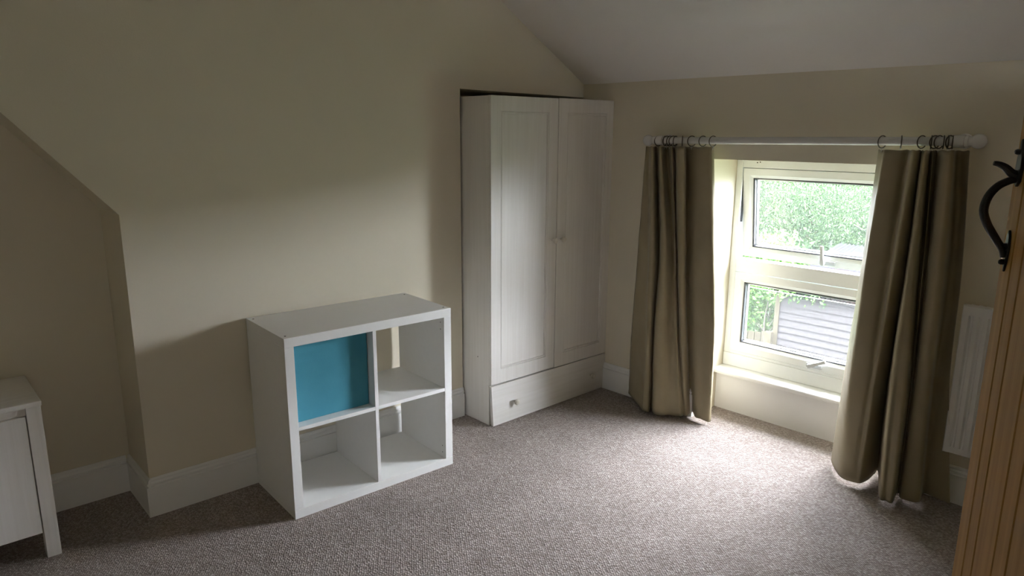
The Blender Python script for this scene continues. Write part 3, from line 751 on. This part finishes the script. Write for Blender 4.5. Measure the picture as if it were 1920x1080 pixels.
# ------------------------------------------------------------------ pine door at the right edge, swung open
DE = Vector((-1.77504, -2.57573, 0)); DD = Vector((math.cos(math.radians(28.1)), math.sin(math.radians(28.1)), 0)); DN = Vector((-DD.y, DD.x, 0))
def Dt(v):                          # (distance from free edge towards the hinge, out of the face, z)
    p = DE - DD * v[0] + DN * v[1]
    return (p.x, p.y, v[2])
door = structure(thing('door_1', 'boarded pine door with black thumb latch, standing open', None, Dt((0.38, -0.02, 0.012))))
edges = [0.0, 0.054, 0.101, 0.190, 0.245, 0.335, 0.390, 0.480, 0.535, 0.625, 0.680, 0.755]
DH = 1.90
for a, b_ in zip(edges[:-1], edges[1:]):
    v = 0.0035
    poly = [(a + .0004, -0.022), (a + .0004, -v), (a + .0004 + v, 0), (b_ - .0004 - v, 0), (b_ - .0004, -v), (b_ - .0004, -0.022)]
    if a == 0.0: poly = [(a, -0.022), (a, -.0015), (a + .0015, 0), (b_ - .0004 - v, 0), (b_ - .0004, -v), (b_ - .0004, -0.022)]
    MB().prism(poly, 0.012, DH, lambda p, z: (p[0], p[1], z), Dt).build('plank', M_PINE, door, smooth=False)
for z in (0.20, 0.95, 1.62):
    MB().box(0.03, 0.73, -0.046, -0.0222, z, z + 0.10, Dt).build('ledge', M_PINE, door, bevel=0.003)
lx = 0.03
lat = MB()
# upper plate: a leaf-shaped forging with its pointed tip upwards
leaf = [(0.0, 1.440), (0.011, 1.448), (0.013, 1.468), (0.011, 1.486), (0.005, 1.497), (0.0045, 1.510), (0, 1.514), (-0.0045, 1.510), (-0.005, 1.497), (-0.011, 1.486), (-0.013, 1.468), (-0.011, 1.448)]
lat.prism([(lx + p[0], p[1]) for p in leaf], 0.0002, 0.005, lambda p, a: (p[0], a, p[1]), Dt)
latch = lat.build('latch_plate', M_IRON, door, bevel=0.001)
leaf2 = [(0, 1.372), (0.006, 1.362), (0.009, 1.345), (0.007, 1.325), (0.003, 1.312), (0, 1.304), (-0.003, 1.312), (-0.007, 1.325), (-0.009, 1.345), (-0.006, 1.362)]
MB().prism([(lx + p[0], p[1]) for p in leaf2], 0.0002, 0.004, lambda p, a: (p[0], a, p[1]), Dt).build('lower_plate', M_IRON, latch, bevel=0.001)
grip = [(0.004, 1.452), (0.014, 1.449), (0.028, 1.4400), (0.0385, 1.4235), (0.0420, 1.402), (0.0353, 1.3817), (0.026, 1.3666), (0.0169, 1.3533), (0.0085, 1.340), (0.0050, 1.328)]
gp = []
for k in range((len(grip) - 1) * 4 + 1):
    gp.append((lx, catmull([q[0] for q in grip], k / 4), catmull([q[1] for q in grip], k / 4)))
MB().tube(gp, [0.0068 - 0.0028 * abs(k / len(gp) - 0.4) for k in range(len(gp))], 12, Dt).build('grip', M_IRON, latch)
thumb = [(0.004, 1.458), (0.012, 1.461), (0.021, 1.4695), (0.030, 1.4745), (0.038, 1.4762)]
tp = [(lx, catmull([q[0] for q in thumb], k / 4), catmull([q[1] for q in thumb], k / 4)) for k in range(17)]
MB().tube(tp, [0.008 - 0.0045 * k / 16 for k in range(17)], 10, Dt).build('thumb_piece', M_IRON, latch)
for z, y in ((1.494, 0.005), (1.346, 0.004), (1.320, 0.004)):
    MB().lathe([(0.0045, 0), (0.0045, 0.004), (0.003, 0.007), (0.0, 0.008)], Dt((lx, y, z)), DN, 12).build('bolt', M_IRON, latch)
MB().lathe([(0.003, 0), (0.003, 0.006), (0, 0.007)], Dt((lx, 0.005, 1.456)), DN, 10).build('spindle', M_STEEL, latch)
MB().box(lx - .004, lx + .004, 0.0041, 0.0075, 1.3255, 1.3405, Dt).build('glint_strip', M_STEEL, latch, bevel=0.0005)  # bright piece added to imitate a glint between the lower bolts
# linings of the doorway
structure(MB().box(DX1, DX1 + .02, YF - .1, YF + .006, 0, DZ).build('trim_3', M_PINE, smooth=False))
structure(MB().box(DX0 - .02, DX0, YF - .1, YF + .006, 0, DZ).build('trim_4', M_PINE, smooth=False))

# ------------------------------------------------------------------ outside: garden, shed, bushes, trees
GZ = -2.7
gm = MB(); NX, NY = 40, 30
vs = []
for j in range(NY + 1):
    for i in range(NX + 1):
        s = -30 + 60 * i / NX; d = 0.45 + 45 * (j / NY) ** 1.3
        h = GZ + max(0, d - 13.5) * 0.14 + 0.05 * noise.noise(Vector((s, d, 0)))
        vs.append((s, d, h))
gm.add(vs, [(j * (NX + 1) + i, j * (NX + 1) + i + 1, (j + 1) * (NX + 1) + i + 1, (j + 1) * (NX + 1) + i) for j in range(NY) for i in range(NX)], Wt)
structure(gm.build('ground', M_GRASS, fixn=False), 'grassy garden ground rising behind the shed')
structure(MB().box(-6, 8, 0.372, 0.45, GZ - .1, -0.10, Wt).build('wall_outside', M_RENDER, smooth=False))

SD = 8.0; SL0, SL1 = -2.42, 2.6
shed = thing('shed', 'weathered grey boarded shed with a low corrugated iron roof, seen through the lower pane', 'shed', W(0.1, 9.2, GZ))
pitch = 0.118
k = 0; z = GZ + 0.02
rng = random.Random(4)
while z < -1.02:
    z1 = min(z + pitch, -0.99)
    j = rng.uniform(-0.012, 0.012)
    vs = [(SL0, SD - 0.048, z + j), (SL1, SD - 0.048, z - j), (SL1, SD - 0.006, z1 + 0.02), (SL0, SD - 0.006, z1 + 0.02), (SL0, SD, z + j), (SL1, SD, z - j), (SL1, SD, z1 + .02), (SL0, SD, z1 + .02)]
    MB().add(vs, [(0, 1, 2, 3), (4, 7, 6, 5), (0, 4, 5, 1), (3, 2, 6, 7), (0, 3, 7, 4), (1, 5, 6, 2)], Wt).build('board', M_SHEDWOOD, shed, smooth=False)
    z += pitch
MB().box(SL0, SL1, SD + .001, 10.4, GZ - .05, -1.03, Wt).build('shed_wall', M_SHEDWOOD, shed, smooth=False)
MB().box(SL0 - .03, SL0 + .05, SD - .062, SD - .049, GZ, -1.0, Wt).build('corner_post', M_FENCE, shed, smooth=False)
rm = MB(); nw = 300; vs = []
for jj, (d, z) in enumerate(((SD - 0.20, -1.005), (10.6, -0.53))):
    for i in range(nw + 1):
        s = SL0 - 0.12 + (SL1 - SL0 + 0.24) * i / nw
        vs.append((s, d, z + 0.016 * math.sin(2 * math.pi * s / 0.076)))
rm.add(vs, [(i, i + 1, nw + 2 + i, nw + 1 + i) for i in range(nw)], Wt)
roof = rm.build('roof', M_TIN, shed, fixn=False, angle=80)
sm = roof.modifiers.new('thickness', 'SOLIDIFY'); sm.thickness = 0.006
MB().box(SL0 - .05, SL1 + .05, SD - .10, SD - .06, -1.09, -1.03, Wt).build('eaves_board', M_SHEDWOOD, shed, smooth=False)

fence = thing('garden_fence', 'pale upright-boarded fence below the bush beside the shed', 'fence', W(-3.6, 8.3, GZ))
s = -5.2
while s < SL0 - 0.16:
    MB().box(s, s + 0.115, 8.30 + rng.uniform(0, .012), 8.322, GZ, -1.92 + rng.uniform(-.03, .03), Wt).build('board', M_FENCE, fence, smooth=False)
    s += 0.125
for z in (GZ + .2, -2.08):
    MB().box(-5.2, SL0 - 0.12, 8.324, 8.37, z, z + .07, Wt).build('rail', M_FENCE, fence, smooth=False)
MB().box(-2.56, -2.44, 7.86, 7.96, GZ, -1.76, Wt).build('post', M_FENCE, fence, bevel=0.006)

def leaves(n_cl, per, region, size, seed, spread, droop=0.0, shell=True):
    """scatter leaf blades in clusters through a crown region -> verts, faces in (s, d, z)"""
    r = np.random.default_rng(seed)
    cl = np.array([region(r) for _ in range(n_cl)])
    c = np.repeat(cl, per, 0) + r.normal(0, 1, (n_cl * per, 3)) * np.array(spread)
    n = len(c)
    a = r.normal(0, 1, (n, 3)); a[:, 2] -= droop; a /= np.linalg.norm(a, axis=1)[:, None]
    b = np.cross(a, r.normal(0, 1, (n, 3))); b /= np.linalg.norm(b, axis=1)[:, None]
    L = size * r.uniform(.6, 1.3, n)[:, None]
    v = np.stack([c - a * L * .5, c + b * L * .28, c + a * L * .5, c - b * L * .28], 1).reshape(-1, 3)
    x, y = v[:, 0] * SB + v[:, 1] * CB, -v[:, 0] * CB + v[:, 1] * SB
    return np.stack([x, y, v[:, 2]], 1), n
def foliage(name, mat, parent, data):
    v, n = data
    me = bpy.data.meshes.new(name)
    me.vertices.add(n * 4); me.vertices.foreach_set('co', (v - np.array(ROOT[parent.name])).astype(np.float32).ravel())
    me.loops.add(n * 4); me.loops.foreach_set('vertex_index', np.arange(n * 4, dtype=np.int32))
    me.polygons.add(n); me.polygons.foreach_set('loop_start', np.arange(0, n * 4, 4, dtype=np.int32))
    me.polygons.foreach_set('loop_total', np.full(n, 4, dtype=np.int32))
    me.update(); me.validate()
    me.materials.append(mat)
    o = bpy.data.objects.new(name, me); COL.objects.link(o); o.parent = parent; o['kind'] = 'stuff'
    ROOT[o.name] = ROOT[parent.name]
    return o
def ell(cs, cd, cz, rs, rd, rz):
    def f(r):
        while True:
            p = r.uniform(-1, 1, 3); q = np.linalg.norm(p)
            if 0.35 < q < 1: return (cs + p[0] * rs, cd + p[1] * rd, cz + p[2] * rz)
    return f
def tree(name, label, cat, s, d, h, crown, nc, per, size, mat, seed, trunk_r, droop=0.6, spread=(.22, .22, .3), group=None, extra=None):
    z0 = GZ + max(0, d - 13.5) * 0.14
    t = thing(name, label, cat, W(s, d, z0), group)
    r = random.Random(seed)
    pts = [W(s + .08 * math.sin(k * .9 + seed), d + .06 * math.cos(k * 1.3), z0 + (h - .5) * k / 6) for k in range(7)]
    MB().tube(pts, [trunk_r * (1 - .75 * k / 6) for k in range(7)], 9).build('trunk', M_TWIG if cat == 'bush' else M_BARK, t)
    for q in range(7):
        f = .35 + .5 * q / 7; p = Vector(pts[0]).lerp(Vector(pts[-1]), f)
        an = r.uniform(0, 6.28); L = crown[3] * r.uniform(.5, .8)
        e = p + Vector((math.cos(an) * L, math.sin(an) * L, .45 * L))
        MB().tube([p, p.lerp(e, .5) + Vector((0, 0, .1)), e], [trunk_r * .35, trunk_r * .22, trunk_r * .06], 6).build('branch', M_TWIG if cat == 'bush' else M_BARK, t)
    foliage('foliage', mat, t, leaves(nc, per, ell(*crown), size, seed, spread, droop))
    if extra: foliage('brown_foliage', M_RUST, t, leaves(extra, 36, ell(*crown), size, seed + 50, (.10, .10, .14), droop))
    return t
tree('birch', 'pale green weeping birch behind the shed, filling the left of the upper pane', 'tree', -5.3, 12.6, 4.2, (-5.3, 12.6, -0.9, 1.9, 1.1, 1.75), 620, 120, 0.05, M_BIRCH, 3, 0.11, 1.2, extra=14)
tree('birch', 'pale green weeping birch behind the shed, filling the right of the upper pane', 'tree', -2.6, 12.9, 4.2, (-2.6, 12.9, -0.9, 2.0, 1.1, 1.75), 660, 120, 0.05, M_BIRCH, 11, 0.12, 1.2, extra=8)
tree('birch', 'green birch behind the shed roof, hidden by the right curtain', 'tree', 0.9, 13.0, 4.0, (0.9, 13.0, -1.0, 1.9, 1.1, 1.6), 260, 60, 0.08, M_BIRCH, 21, 0.11, 1.2)
tree('birch', 'green birch left of the bush, seen through the gap beside the open top light', 'tree', -8.8, 13.0, 4.0, (-8.8, 13.0, -1.0, 2.0, 1.2, 1.6), 260, 60, 0.08, M_BIRCH, 31, 0.11, 1.2)
tree('bush', 'bright green leafy bush above the fence at the left of the shed', 'bush', -3.6, 9.2, 1.9, (-3.7, 9.2, -1.25, 1.25, 0.8, 0.95), 230, 70, 0.085, M_BUSH, 41, 0.05, 0.2, (.14, .14, .14))
tree('climbing_bush', 'thin leafy sprays hanging over the upper left corner of the shed', 'bush', -2.75, 8.35, 1.9, (-2.25, 8.0, -0.86, 0.62, 0.35, 0.20), 46, 40, 0.07, M_BUSH, 51, 0.03, 0.3, (.10, .10, .10))
hd = thing('hedge', 'dense dark hedge closing the view behind the birches', 'hedge', W(-3, 15.5, GZ))
MB().box(-13, 7, 15.7, 16.3, GZ, 0.35, Wt).build('hedge_core', M_HEDGE, hd, smooth=False)
def slab(r): return (r.uniform(-13, 7), 15.5 + r.normal(0, .25), r.uniform(GZ, 0.5))
foliage('foliage', M_HEDGE, hd, leaves(700, 50, slab, 0.13, 77, (.3, .2, .3), 0.2))
# overhead wires across the garden
wr = MB().tube([W(-9 + 18 * k / 20, 5.2, -0.43 + 0.10 * ((k - 10) / 10) ** 2 ) for k in range(21)], 0.004, 6).build('washing_line', M_WIRE)
tag(wr, 'thin pale line strung across the garden before the shed', 'wire')
